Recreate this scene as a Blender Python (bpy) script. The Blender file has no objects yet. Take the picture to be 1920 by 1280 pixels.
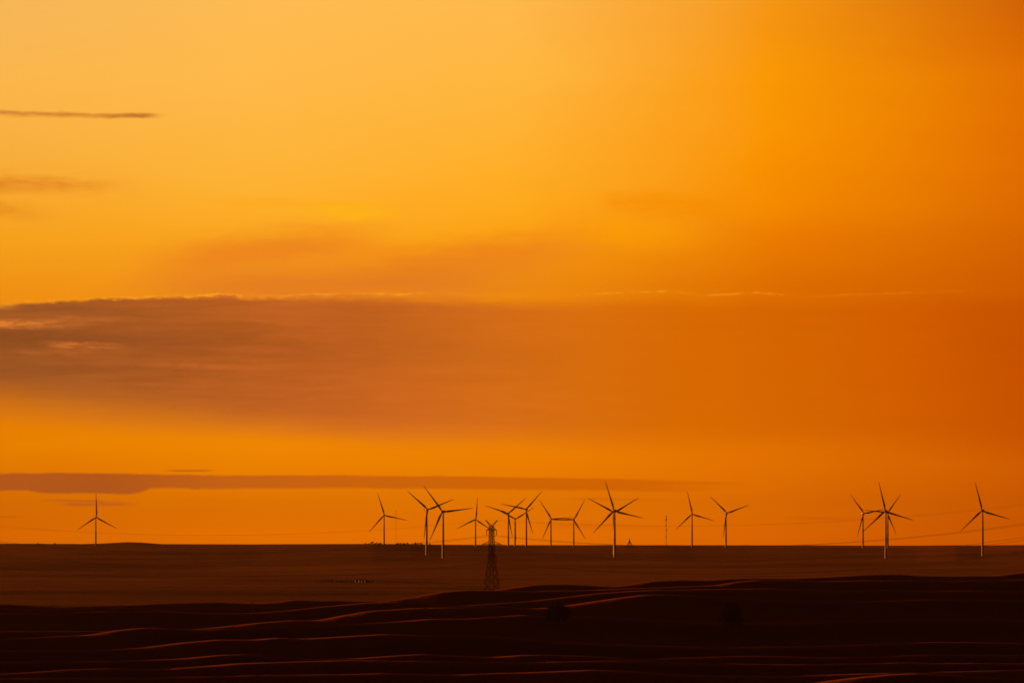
# Wind farm on a high plain at sunset, seen through a long lens from a hill.
# Units are metres; +Y is the viewing direction, the lowland lies 4-30 km away.
import bpy, bmesh, math, random
import numpy as np
from mathutils import Vector, Matrix

random.seed(11)
rng = np.random.default_rng(5)
R = math.radians
scene = bpy.context.scene
col = scene.collection

# ------------------------------------------------------------------ camera
F = 16000.0                      # focal length in photo pixels (300 mm on 36 mm, 1920 wide)
YL = 1005.0                      # photo row of the true level line
ZC = 60.0                        # eye height
TILT = math.atan((YL - 640) / F)
cam_d = bpy.data.cameras.new('camera')
cam_d.lens = 300
cam_d.sensor_width = 36
cam_d.clip_start = 1.0
cam_d.clip_end = 120000
cam = bpy.data.objects.new('camera', cam_d)
col.objects.link(cam)
cam.location = (0, 0, ZC)
cam.rotation_euler = (R(90) + TILT, 0, 0)
scene.camera = cam


def zat(y, d):
    """height of the point that stands on photo row y at distance d"""
    b = (640 - np.asarray(y, float)) / F
    return ZC + d * (math.sin(TILT) + b * math.cos(TILT)) / (math.cos(TILT) - b * math.sin(TILT))


def xat(px, d):
    return (np.asarray(px, float) - 960) / F * d


def at(px, py, d):
    return Vector((float(xat(px, d)), d, float(zat(py, d))))


# ------------------------------------------------------------------ helpers
def tag(o, label=None, cat=None, group=None, kind=None):
    if label: o['label'] = label
    if cat: o['category'] = cat
    if group: o['group'] = group
    if kind: o['kind'] = kind
    return o


def empty(name, loc=(0, 0, 0), rz=0.0):
    o = bpy.data.objects.new(name, None)
    o.empty_display_size = 1
    col.objects.link(o)
    o.location = loc
    o.rotation_euler = (0, 0, rz)
    return o


def copy_tree(o, parent=None):
    c = o.copy()
    col.objects.link(c)
    if parent is not None:
        c.parent = parent
    for ch in list(o.children):
        copy_tree(ch, c)
    return c


class MB:
    """collects shapes into one mesh"""
    def __init__(self):
        self.v, self.f, self.smooth = [], [], []

    def add(self, vs, fs, smooth=False):
        n = len(self.v)
        self.v += [tuple(p) for p in vs]
        self.f += [tuple(i + n for i in f) for f in fs]
        self.smooth += [smooth] * len(fs)

    def loft(self, rings, caps=True, smooth=True):
        n = len(rings[0]); vs = [p for r in rings for p in r]; fs = []
        for k in range(len(rings) - 1):
            for i in range(n):
                j = (i + 1) % n
                fs.append((k * n + i, k * n + j, (k + 1) * n + j, (k + 1) * n + i))
        self.add(vs, fs, smooth)
        if caps:
            self.add(rings[0], [tuple(reversed(range(n)))])
            self.add(rings[-1], [tuple(range(n))])

    def lathe(self, prof, n=24, origin=(0, 0, 0), axis='Z'):
        rings = []
        for r, h in prof:
            ring = []
            for i in range(n):
                a = 2 * math.pi * i / n
                if axis == 'Z':
                    p = (r * math.cos(a), r * math.sin(a), h)
                else:           # along -Y
                    p = (r * math.cos(a), -h, r * math.sin(a))
                ring.append((p[0] + origin[0], p[1] + origin[1], p[2] + origin[2]))
            rings.append(ring)
        self.loft(rings)

    def bar(self, a, b, r, n=4, r2=None):
        a, b = Vector(a), Vector(b)
        d = (b - a).normalized()
        s = d.cross(Vector((0, 0, 1)))
        if s.length < 1e-3: s = d.cross(Vector((0, 1, 0)))
        s.normalize(); t = d.cross(s)
        r2 = r if r2 is None else r2
        rings = []
        for p, q in ((a, r), (b, r2)):
            rings.append([p + (s * math.cos(2 * math.pi * (i + .5) / n) + t * math.sin(2 * math.pi * (i + .5) / n)) * q for i in range(n)])
        self.loft(rings, smooth=n > 5)

    def tube(self, pts, r, n=6):
        rings = []
        for k, p in enumerate(pts):
            d = (Vector(pts[min(k + 1, len(pts) - 1)]) - Vector(pts[max(k - 1, 0)])).normalized()
            s = d.cross(Vector((0, 0, 1))).normalized(); t = s.cross(d)
            rings.append([Vector(p) + (s * math.cos(2 * math.pi * i / n) + t * math.sin(2 * math.pi * i / n)) * r for i in range(n)])
        self.loft(rings)

    def box(self, c, s):
        x, y, z = c; a, b, h = s[0] / 2, s[1] / 2, s[2] / 2
        vs = [(x + i * a, y + j * b, z + k * h) for k in (-1, 1) for j in (-1, 1) for i in (-1, 1)]
        self.add(vs, [(0, 2, 3, 1), (4, 5, 7, 6), (0, 1, 5, 4), (2, 6, 7, 3), (0, 4, 6, 2), (1, 3, 7, 5)])

    def build(self, name, mat, parent=None, bevel=0):
        me = bpy.data.meshes.new(name)
        me.from_pydata(self.v, [], self.f)
        me.polygons.foreach_set('use_smooth', self.smooth)
        me.materials.append(mat)
        me.update()
        o = bpy.data.objects.new(name, me)
        col.objects.link(o)
        if parent is not None: o.parent = parent
        if bevel:
            m = o.modifiers.new('bevel', 'BEVEL'); m.width = bevel; m.segments = 2
        return o


# ------------------------------------------------------------------ node language
class S:
    """a float socket with arithmetic"""
    nt = None

    def __init__(self, s): self.s = s

    @staticmethod
    def op(o, *a):
        n = S.nt.nodes.new('ShaderNodeMath'); n.operation = o
        for i, x in enumerate(a):
            if isinstance(x, S): S.nt.links.new(x.s, n.inputs[i])
            else: n.inputs[i].default_value = x
        return S(n.outputs[0])

    def __add__(a, b): return S.op('ADD', a, b)
    def __radd__(a, b): return S.op('ADD', b, a)
    def __sub__(a, b): return S.op('SUBTRACT', a, b)
    def __rsub__(a, b): return S.op('SUBTRACT', b, a)
    def __mul__(a, b): return S.op('MULTIPLY', a, b)
    def __rmul__(a, b): return S.op('MULTIPLY', b, a)
    def __truediv__(a, b): return S.op('DIVIDE', a, b)
    def __rtruediv__(a, b): return S.op('DIVIDE', b, a)


def step(x, a, b):
    """smooth 0..1 as x goes from a to b"""
    n = S.nt.nodes.new('ShaderNodeMapRange'); n.interpolation_type = 'SMOOTHSTEP'; n.clamp = True
    rev = a > b if not (isinstance(a, S) or isinstance(b, S)) else False
    lo, hi, t0, t1 = (b, a, 1, 0) if rev else (a, b, 0, 1)
    for i, q in ((0, x), (1, lo), (2, hi), (3, t0), (4, t1)):
        if isinstance(q, S): S.nt.links.new(q.s, n.inputs[i])
        else: n.inputs[i].default_value = q
    return S(n.outputs[0])


def srgb(c):
    def f(x):
        x /= 255
        return x / 12.92 if x <= .04045 else ((x + .055) / 1.055) ** 2.4
    return tuple(f(x) for x in c)


def cramp(x, stops, interp='LINEAR'):
    """x: S in 0..1; stops: [(pos, linear rgb or float)] -> colour socket"""
    n = S.nt.nodes.new('ShaderNodeValToRGB')
    cr = n.color_ramp; cr.interpolation = interp
    stops = sorted(stops, key=lambda q: q[0])
    while len(cr.elements) < len(stops): cr.elements.new(.5)
    for e, (p, c) in zip(cr.elements, stops):
        e.position = p
        e.color = (c, c, c, 1) if isinstance(c, (int, float)) else (*c, 1)
    S.nt.links.new(x.s, n.inputs[0])
    return n.outputs[0]


def framp(x, stops, interp='LINEAR'):
    o = cramp(x, stops, interp)
    n = S.nt.nodes.new('ShaderNodeSeparateColor')
    S.nt.links.new(o, n.inputs[0])
    return S(n.outputs[0])


def cmix(a, b, f, blend='MIX'):
    n = S.nt.nodes.new('ShaderNodeMix'); n.data_type = 'RGBA'; n.blend_type = blend
    n.clamp_factor = True
    for q, i in ((f, 0), (a, 6), (b, 7)):
        if isinstance(q, S): S.nt.links.new(q.s, n.inputs[i])
        elif isinstance(q, (int, float)): n.inputs[i].default_value = q
        elif isinstance(q, tuple): n.inputs[i].default_value = (*q, 1)
        else: S.nt.links.new(q, n.inputs[i])
    return n.outputs[2]


def noise(vec, scale=1, detail=4, rough=.5, dist=0.0):
    n = S.nt.nodes.new('ShaderNodeTexNoise')
    S.nt.links.new(vec, n.inputs['Vector'])
    n.inputs['Scale'].default_value = scale
    n.inputs['Detail'].default_value = detail
    n.inputs['Roughness'].default_value = rough
    n.inputs['Distortion'].default_value = dist
    return S(n.outputs[0])


def xyz(a, b, c):
    n = S.nt.nodes.new('ShaderNodeCombineXYZ')
    for i, q in enumerate((a, b, c)):
        if isinstance(q, S): S.nt.links.new(q.s, n.inputs[i])
        else: n.inputs[i].default_value = q
    return n.outputs[0]


# ------------------------------------------------------------------ light
SUN_AZ, SUN_EL = -60.0, 2.0          # degrees left of the view direction, above the horizon
HAZE = 1.0e-5
HAZE_TOP = 190.0
HAZE_R = 31000.0
HAZE_GLOW = srgb((96, 38, 0))       # what the lit haze itself adds when it is opaque

sun_d = bpy.data.lights.new('sun', 'SUN')
sun_d.energy = 2.0
sun_d.angle = R(.5)
sun_d.color = (1.0, .27, .03)
sun = bpy.data.objects.new('sun', sun_d)
col.objects.link(sun)
to_sun = Vector((math.sin(R(SUN_AZ)) * math.cos(R(SUN_EL)), math.cos(R(SUN_AZ)) * math.cos(R(SUN_EL)), math.sin(R(SUN_EL))))
sun.rotation_euler = (-to_sun).to_track_quat('-Z', 'Y').to_euler()
sun.location = (-300, 100, 400)

# ------------------------------------------------------------------ sky (world)
world = bpy.data.worlds.new('World')
scene.world = world
world.use_nodes = True
nt = world.node_tree
nt.nodes.clear()
S.nt = nt


def A(px): return (px - 960) / 16.0       # azimuth in milliradians
def E(py): return (YL - py) / 16.0        # elevation in milliradians


tc = nt.nodes.new('ShaderNodeTexCoord')
sp = nt.nodes.new('ShaderNodeSeparateXYZ')
nt.links.new(tc.outputs['Generated'], sp.inputs[0])
dx, dy, dz = (S(o) for o in sp.outputs)
az = dx / S.op('MAXIMUM', dy, .05) * 1000
el = dz / S.op('SQRT', dx * dx + dy * dy) * 1000

# clear evening sky: columns of colour over elevation, blended over azimuth
EN = lambda y: (E(y) + 5) / 85.0          # ramp position of a photo row
en = (el + 5) / 85.0
ROWS = [0, 150, 300, 380, 450, 540, 700, 830, 960, 1018]
COLS = {
    -40:  [(246, 181, 88), (250, 181, 76), (248, 172, 58), (246, 165, 42), (246, 160, 28), (240, 145, 20), (226, 122, 5), (232, 128, 0), (218, 106, 0), (212, 100, 0)],
    480:  [(254, 187, 82), (255, 185, 74), (254, 180, 58), (254, 175, 44), (252, 166, 30), (243, 147, 24), (236, 130, 5), (242, 136, 0), (230, 117, 0), (224, 108, 0)],
    960:  [(255, 185, 76), (255, 182, 62), (255, 176, 44), (255, 170, 30), (252, 158, 16), (238, 138, 14), (236, 128, 2), (242, 132, 0), (232, 118, 0), (224, 107, 0)],
    1440: [(244, 148, 18), (250, 152, 4), (250, 146, 0), (246, 138, 0), (234, 122, 0), (222, 110, 0), (222, 108, 0), (232, 118, 0), (224, 107, 0), (214, 97, 0)],
    1960: [(206, 92, 4), (224, 108, 0), (225, 108, 0), (218, 102, 0), (211, 96, 0), (206, 90, 0), (200, 82, 0), (208, 90, 0), (203, 86, 0), (196, 80, 0)],
}
ks = sorted(COLS)
warp = noise(xyz(az * .03, el * .10, 3.0), 1, 3, .5) - .5
azw = az + warp * 12
enw = en + (noise(xyz(az * .035, el * .16, 9.0), 1, 4, .55) - .5) * .03
cols = [cramp(enw, [(EN(y), srgb(c)) for y, c in zip(ROWS, COLS[k])], 'B_SPLINE' if False else 'EASE' if False else 'LINEAR') for k in ks]
sky = cols[0]
for k0, k1, c in zip(ks, ks[1:], cols[1:]):
    n = nt.nodes.new('ShaderNodeMapRange'); n.clamp = True
    nt.links.new(azw.s, n.inputs[0]); n.inputs[1].default_value = A(k0); n.inputs[2].default_value = A(k1)
    sky = cmix(sky, c, S(n.outputs[0]))

an = (az + 75) / 150.0
AN = lambda x: (A(x) + 75) / 150.0


def edge(pts):                            # elevation of an edge over azimuth, in mrad
    return framp(an, [(AN(x), EN(y)) for x, y in pts]) * 85.0 - 5.0


fine = noise(xyz(az * .22, el * .75, 1.3), 1, 6, .62) - .5
streak = noise(xyz(az * .045, el * .42, 7.7), 1, 5, .6) - .5
rag = noise(xyz(az * .55 + streak * 3, el * 1.1, 21.0), 1, 7, .66) - .5
fib = noise(xyz(az * .10 + streak * 2.0, el * 1.0 + fine * 1.2, 31.0), 1, 7, .62) - .5
tears = step(noise(xyz(az * .30 + streak * 2, el * 1.6, 41.0), 1, 6, .65), .36, .60)
broad = noise(xyz(az * .05, el * .12, 4.1), 1, 3, .5) - .5


def streakcloud(x0, x1, yc0, yc1, half, colr, amt, soft=1.0, wob=.6, fade=(.25, .35), torn=0.0):
    """a thin cloud streak from azimuth x0 to x1"""
    global sky
    w = A(x1) - A(x0)
    t = (az - A(x0)) / w
    c = E(yc0) + (E(yc1) - E(yc0)) * t
    d = S.op('ABSOLUTE', el - c + fine * wob + streak * wob + rag * (torn * .9))
    m = step(d, half / 16, half / 16 * (1 - soft)) * step(t, 0, fade[0]) * step(t, 1, 1 - fade[1])
    if torn:
        m = m * (1 - torn + torn * tears)
    sky = cmix(sky, srgb(colr), m * amt)


# soft veils over the clear sky
streakcloud(-300, 275, 330, 352, 24, (231, 140, 36), .95, 1, 1.6, (.02, .3), .35)
streakcloud(-300, 62, 338, 352, 20, (222, 128, 36), .8, 1, 1.2, (.02, .3), .35)
streakcloud(-300, 140, 368, 408, 26, (229, 137, 28), .9, 1, 1.4, (.02, .45), .35)
streakcloud(200, 800, 505, 446, 66, (235, 128, 30), .80, 1, 3.0, (.35, .4))
streakcloud(560, 1200, 520, 455, 66, (235, 129, 26), .80, 1, 3.0, (.35, .4))
streakcloud(150, 1120, 545, 520, 50, (226, 122, 32), .85, 1, 1.8, (.35, .4))
streakcloud(340, 780, 378, 392, 13, (253, 168, 26), .6, 1, 1.2, (.3, .3), .4)
streakcloud(540, 780, 394, 402, 24, (255, 184, 14), .6, 1, 1.6, (.45, .45), .5)
streakcloud(1110, 1560, 376, 404, 34, (245, 140, 0), .6, 1, 2.4, (.12, .5), .4)
streakcloud(1040, 1360, 428, 440, 44, (255, 162, 0), .5, 1, 2.0, (.45, .5), .3)
# top-left dark wisp
streakcloud(-200, 170, 208, 215, 6.5, (208, 130, 50), .95, .8, .5, (.02, .12), .45)
streakcloud(70, 322, 216.5, 217, 6.5, (206, 126, 42), .95, .8, .4, (.35, .3), .45)
streakcloud(-100, 240, 216, 220, 4, (238, 158, 50), .7, .9, .4, (.02, .3), .5)
streakcloud(190, 300, 216, 217, 6, (192, 114, 44), .85, .8, .3, (.3, .35), .35)

# main cloud bank
top = edge([(-240, 566), (0, 570), (110, 563), (240, 558), (400, 553), (520, 556), (700, 550), (800, 551), (960, 555), (1080, 553), (1160, 549), (1260, 546), (1320, 554), (1420, 549), (1500, 556), (1620, 553), (1780, 546), (2200, 550)])
bot = edge([(-240, 758), (0, 786), (250, 804), (450, 815), (640, 825), (900, 835), (1200, 844), (1500, 850), (1900, 856), (2200, 856)])
BODY = [(-100, (152, 82, 34)), (90, (156, 84, 34)), (330, (170, 87, 33)), (640, (190, 94, 32)), (900, (208, 105, 26)), (1100, (214, 107, 14)), (1280, (215, 104, 2)), (1500, (212, 99, 0)), (1700, (209, 91, 0)), (1920, (198, 80, 0)), (2200, (188, 72, 0))]
body = cramp(an, [(AN(x), srgb(c)) for x, c in BODY])
hgt = (top - el) / (top - bot)            # 0 at the top edge, 1 at the foot
shade = framp(hgt + streak * .12, [(0, 1.10), (.10, 1.06), (.22, .98), (.36, .90), (.5, .98), (.72, 1.06), (1, 1.12)])
left = step(az, A(1250), A(200))
cc = nt.nodes.new('ShaderNodeCombineXYZ')
sh = 1 + (shade - 1) * left + (streak * .40 + fine * .16 + broad * .30 + fib * .42) * left + (fib * .10 + broad * .10)
for i in range(3): nt.links.new(sh.s, cc.inputs[i])
body = cmix(body, cc.outputs[0], 1.0, 'MULTIPLY')
edge_n = fine * 1.1 + rag * .85
m_top = step(top - el + edge_n * (.45 + .55 * left), -.10, .40 + (1 - left) * 1.8)
m_bot = step(el + streak * 1.3 + broad * 1.2, bot - 1.6, bot + 3.6 + step(az, A(700), A(-50)) * 2.6)
dens = framp(an, [(AN(-200), .97), (AN(700), .97), (AN(1000), .93), (AN(1300), .85), (AN(1600), .80), (AN(2200), .85)])
sky = cmix(sky, body, m_top * m_bot * dens)
# bright rim where the low sun catches the top of the bank
rimy = step(S.op('ABSOLUTE', el - top - .02 - edge_n * (.45 + .55 * left)), .22, .0)
rim_on = framp(an, [(AN(-100), .8), (AN(30), .8), (AN(70), .55), (AN(200), .35), (AN(300), .9), (AN(460), .9), (AN(500), .15), (AN(600), .5), (AN(770), .7), (AN(800), .1), (AN(1060), .05), (AN(1095), .6), (AN(1180), .35), (AN(1270), .5), (AN(1300), .02), (AN(1345), .4), (AN(1470), .35), (AN(1500), .02), (AN(1580), .16), (AN(1800), .12), (AN(1850), 0)])
rim_n = step(noise(xyz(az * .5, el * .9, 12.0), 1, 6, .7), .40, .62)
sky = cmix(sky, srgb((254, 164, 40)), rimy * rim_on * rim_n)
# slits and dark folds in the left of the bank
streakcloud(-300, 520, 628, 640, 26, (138, 73, 33), .80, .9, 1.4, (.02, .6), .35)
streakcloud(-300, 400, 700, 682, 28, (146, 78, 34), .55, 1, 1.6, (.02, .55), .4)
streakcloud(-200, 240, 586, 578, 9, (140, 74, 34), .7, 1, .9, (.02, .4), .5)
streakcloud(-260, 210, 602, 610, 13, (230, 126, 50), .95, .8, .7, (.02, .45), .85)
streakcloud(-200, 60, 575, 580, 7, (250, 160, 50), .85, .8, .5, (.02, .5), .6)
streakcloud(60, 260, 645, 650, 10, (216, 114, 46), .85, .9, .6, (.35, .5), .8)
streakcloud(10, 240, 660, 656, 7, (196, 102, 46), .6, 1, .8, (.3, .5), .8)
streakcloud(220, 560, 682, 690, 10, (206, 106, 40), .55, 1, .9, (.4, .4), .7)
streakcloud(360, 620, 650, 660, 12, (192, 96, 40), .5, 1, 1.2, (.4, .4), .6)
streakcloud(60, 300, 594, 606, 10, (196, 104, 46), .6, 1, .9, (.3, .5), .7)

# low stratus strip
top2 = edge([(-240, 882), (0, 886), (120, 884), (260, 886), (420, 889), (640, 889), (900, 891), (1100, 894), (1300, 899), (1450, 905), (2200, 910)])
bot2 = edge([(-240, 918), (0, 922), (50, 921), (80, 927), (250, 928), (285, 918), (480, 918), (640, 918), (900, 920), (1150, 922), (1300, 924), (1450, 912), (2200, 915)])
b2 = cramp(an, [(AN(x), srgb(c)) for x, c in [(-100, (184, 90, 26)), (200, (180, 88, 26)), (420, (200, 99, 20)), (700, (208, 102, 12)), (1000, (213, 103, 2)), (1300, (215, 101, 0)), (2200, (205, 90, 0))]])
m2 = step(top2 - el + fine * .35 + rag * .22, -.05, .30) * step(el - bot2 + fine * .4 + rag * .3 + streak * .3, -.05, .36) * step(az, A(1430), A(1150))
sky = cmix(sky, b2, m2)
streakcloud(90, 270, 943, 945, 7, (190, 92, 30), .85, .9, .4, (.35, .3), .5)
streakcloud(60, 220, 937, 940, 4, (205, 100, 18), .8, .9, .3, (.35, .3))
streakcloud(300, 410, 882, 882, 3, (196, 100, 20), .9, .8, .15, (.3, .3))
streakcloud(-60, 60, 968, 969, 3, (200, 94, 10), .7, .9, .2, (.3, .4))
streakcloud(1180, 1420, 904, 906, 3, (214, 99, 0), .7, .9, .2, (.3, .4))
streakcloud(1040, 1280, 934, 937, 4, (216, 101, 0), .55, .9, .2, (.3, .4))
streakcloud(1450, 1700, 970, 974, 5, (208, 92, 0), .6, .9, .3, (.3, .4))
streakcloud(980, 1300, 982, 990, 9, (219, 102, 0), .6, .9, .3, (.3, .4))

# the low air between here and the horizon dims the sky behind it; allow for that
hl = (HAZE_TOP - ZC) / (S.op('MAXIMUM', el, .3) / 1000)
plen = 1 / (1 / hl + 1 / HAZE_R)
trans = S.op('EXPONENT', plen * -HAZE)
vm = nt.nodes.new('ShaderNodeVectorMath'); vm.operation = 'SCALE'
vm.inputs[0].default_value = HAZE_GLOW
nt.links.new((1 - trans).s, vm.inputs['Scale'])
sb = nt.nodes.new('ShaderNodeVectorMath'); sb.operation = 'SUBTRACT'
nt.links.new(sky, sb.inputs[0]); nt.links.new(vm.outputs[0], sb.inputs[1])
sc_ = nt.nodes.new('ShaderNodeVectorMath'); sc_.operation = 'SCALE'
nt.links.new(sb.outputs[0], sc_.inputs[0]); nt.links.new((1 / trans).s, sc_.inputs['Scale'])
mx = nt.nodes.new('ShaderNodeVectorMath'); mx.operation = 'MAXIMUM'
nt.links.new(sc_.outputs[0], mx.inputs[0]); mx.inputs[1].default_value = (0, 0, 0)

# rest of the sky dome: physical sky with the sun just above the horizon
nish = nt.nodes.new('ShaderNodeTexSky')
nish.sky_type = 'NISHITA'
nish.sun_disc = False
nish.sun_elevation = R(SUN_EL)
nish.sun_rotation = R(SUN_AZ)
nish.dust_density = 6
ntint = cmix(nish.outputs[0], (1.0, .25, .05), 1.0, 'MULTIPLY')
nsc = nt.nodes.new('ShaderNodeVectorMath'); nsc.operation = 'SCALE'
nt.links.new(ntint, nsc.inputs[0]); nsc.inputs['Scale'].default_value = .04
w = step(dy, .82, .99) * step(dz, .32, .09)
final = cmix(nsc.outputs[0], mx.outputs[0], w)
bg = nt.nodes.new('ShaderNodeBackground')
nt.links.new(final, bg.inputs['Color'])
bg.inputs['Strength'].default_value = 1.0
wo = nt.nodes.new('ShaderNodeOutputWorld')
nt.links.new(bg.outputs[0], wo.inputs['Surface'])

# ------------------------------------------------------------------ materials
def material(name, base, rough=.8, var=0.0, vscale=.2, sheen=0.0, spec=.3):
    m = bpy.data.materials.new(name)
    m.use_nodes = True
    t = m.node_tree
    S.nt = t
    p = t.nodes['Principled BSDF']
    p.inputs['Roughness'].default_value = rough
    p.inputs['Specular IOR Level'].default_value = spec
    p.inputs['Sheen Weight'].default_value = sheen
    p.inputs['Base Color'].default_value = (*base, 1)
    if var:
        c = t.nodes.new('ShaderNodeTexCoord')
        n = noise(c.outputs['Object'], vscale, 5, .6)
        lo = tuple(x * (1 - var) for x in base); hi = tuple(min(1, x * (1 + var)) for x in base)
        t.links.new(cmix(lo, hi, step(n, .3, .7)), p.inputs['Base Color'])
    return m


M = {
    'paint': material('turbine_paint', (.70, .66, .60), .32, .12, .08, spec=.5),
    'gloss': material('nacelle_gloss', (.72, .69, .64), .24, .06, .1, spec=.8),
    'blade': material('blade_gelcoat', (.42, .40, .37), .42, .10, .1, spec=.3),
    'steel': material('galvanised_steel', (.032, .028, .025), .7, .25, .6),
    'wire': material('aluminium_wire', (.05, .045, .04), .6, .2, .05),
    'porcelain': material('insulator_porcelain', (.22, .13, .08), .3, .2, 2),
    'beltleaf': material('dry_belt_foliage', (.17, .078, .024), .8, .3, 1.0),
    'bark': material('bark', (.045, .03, .02), .9, .3, 3),
    'leaf': material('foliage', (.016, .015, .008), .7, .4, 1.0),
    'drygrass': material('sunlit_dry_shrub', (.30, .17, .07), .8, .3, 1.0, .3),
    'plaster': material('whitewashed_plaster', (.55, .50, .44), .8, .15, .8),
    'tile': material('clay_tile', (.18, .08, .05), .8, .3, 1.2),
    'glass': material('window_glass', (.03, .03, .035), .15, .1, 1),
    'timber': material('weathered_timber', (.12, .08, .05), .85, .3, 1.5),
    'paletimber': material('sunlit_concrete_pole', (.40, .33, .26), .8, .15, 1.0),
}

# ground
gm = bpy.data.materials.new('steppe_grass')
gm.use_nodes = True
t = gm.node_tree
S.nt = t
gp = t.nodes['Principled BSDF']
c = t.nodes.new('ShaderNodeTexCoord')
s3 = t.nodes.new('ShaderNodeSeparateXYZ')
t.links.new(c.outputs['Object'], s3.inputs[0])
X, Y, Z = (S(o) for o in s3.outputs)
attr = t.nodes.new('ShaderNodeAttribute'); attr.attribute_name = 'plain'
plainf = S(attr.outputs['Fac'])
patch = noise(xyz(X * .004, Y * .0030, 0.0), 1, 5, .6, .3)
fieldn = noise(xyz(X * .0042, Y * .0019, 5.0), 1, 6, .68)
tuft = noise(xyz(X * .05, Y * .02, 2.0), 1, 5, .65)
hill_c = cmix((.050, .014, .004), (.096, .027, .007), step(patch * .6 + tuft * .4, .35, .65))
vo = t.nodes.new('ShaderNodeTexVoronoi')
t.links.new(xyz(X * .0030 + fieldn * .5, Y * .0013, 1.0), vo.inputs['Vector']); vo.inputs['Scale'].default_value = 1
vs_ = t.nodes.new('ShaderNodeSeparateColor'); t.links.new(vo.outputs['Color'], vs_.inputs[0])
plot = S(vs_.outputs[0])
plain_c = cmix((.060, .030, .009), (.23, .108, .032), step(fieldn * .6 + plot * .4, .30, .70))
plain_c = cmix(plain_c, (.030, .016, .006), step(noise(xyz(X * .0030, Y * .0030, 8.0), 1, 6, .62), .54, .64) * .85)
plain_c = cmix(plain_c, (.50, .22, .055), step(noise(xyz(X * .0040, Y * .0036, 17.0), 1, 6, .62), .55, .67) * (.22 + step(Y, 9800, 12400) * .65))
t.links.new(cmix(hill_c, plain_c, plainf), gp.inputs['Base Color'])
gp.inputs['Roughness'].default_value = .95
gp.inputs['Specular IOR Level'].default_value = .1
gp.inputs['Sheen Weight'].default_value = 1.0
gp.inputs['Sheen Roughness'].default_value = .45
gp.inputs['Sheen Tint'].default_value = (1.0, .32, .09, 1)
t.links.new((.30 - plainf * .18).s, gp.inputs['Sheen Weight'])
bump = t.nodes.new('ShaderNodeBump')
bump.inputs['Strength'].default_value = .5
bump.inputs['Distance'].default_value = .5
t.links.new(noise(xyz(X * .12, Y * .06, 0), 1, 5, .6).s, bump.inputs['Height'])
t.links.new(bump.outputs[0], gp.inputs['Normal'])

# ------------------------------------------------------------------ terrain
def lattice_noise(x, y, seed):
    g = np.random.default_rng(seed).random((128, 128))
    xi, yi = np.floor(x).astype(int), np.floor(y).astype(int)
    fx, fy = x - xi, y - yi
    fx, fy = fx * fx * (3 - 2 * fx), fy * fy * (3 - 2 * fy)
    a, b = g[xi % 128, yi % 128], g[(xi + 1) % 128, yi % 128]
    c_, d = g[xi % 128, (yi + 1) % 128], g[(xi + 1) % 128, (yi + 1) % 128]
    return (a * (1 - fx) + b * fx) * (1 - fy) + (c_ * (1 - fx) + d * fx) * fy - .5


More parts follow.
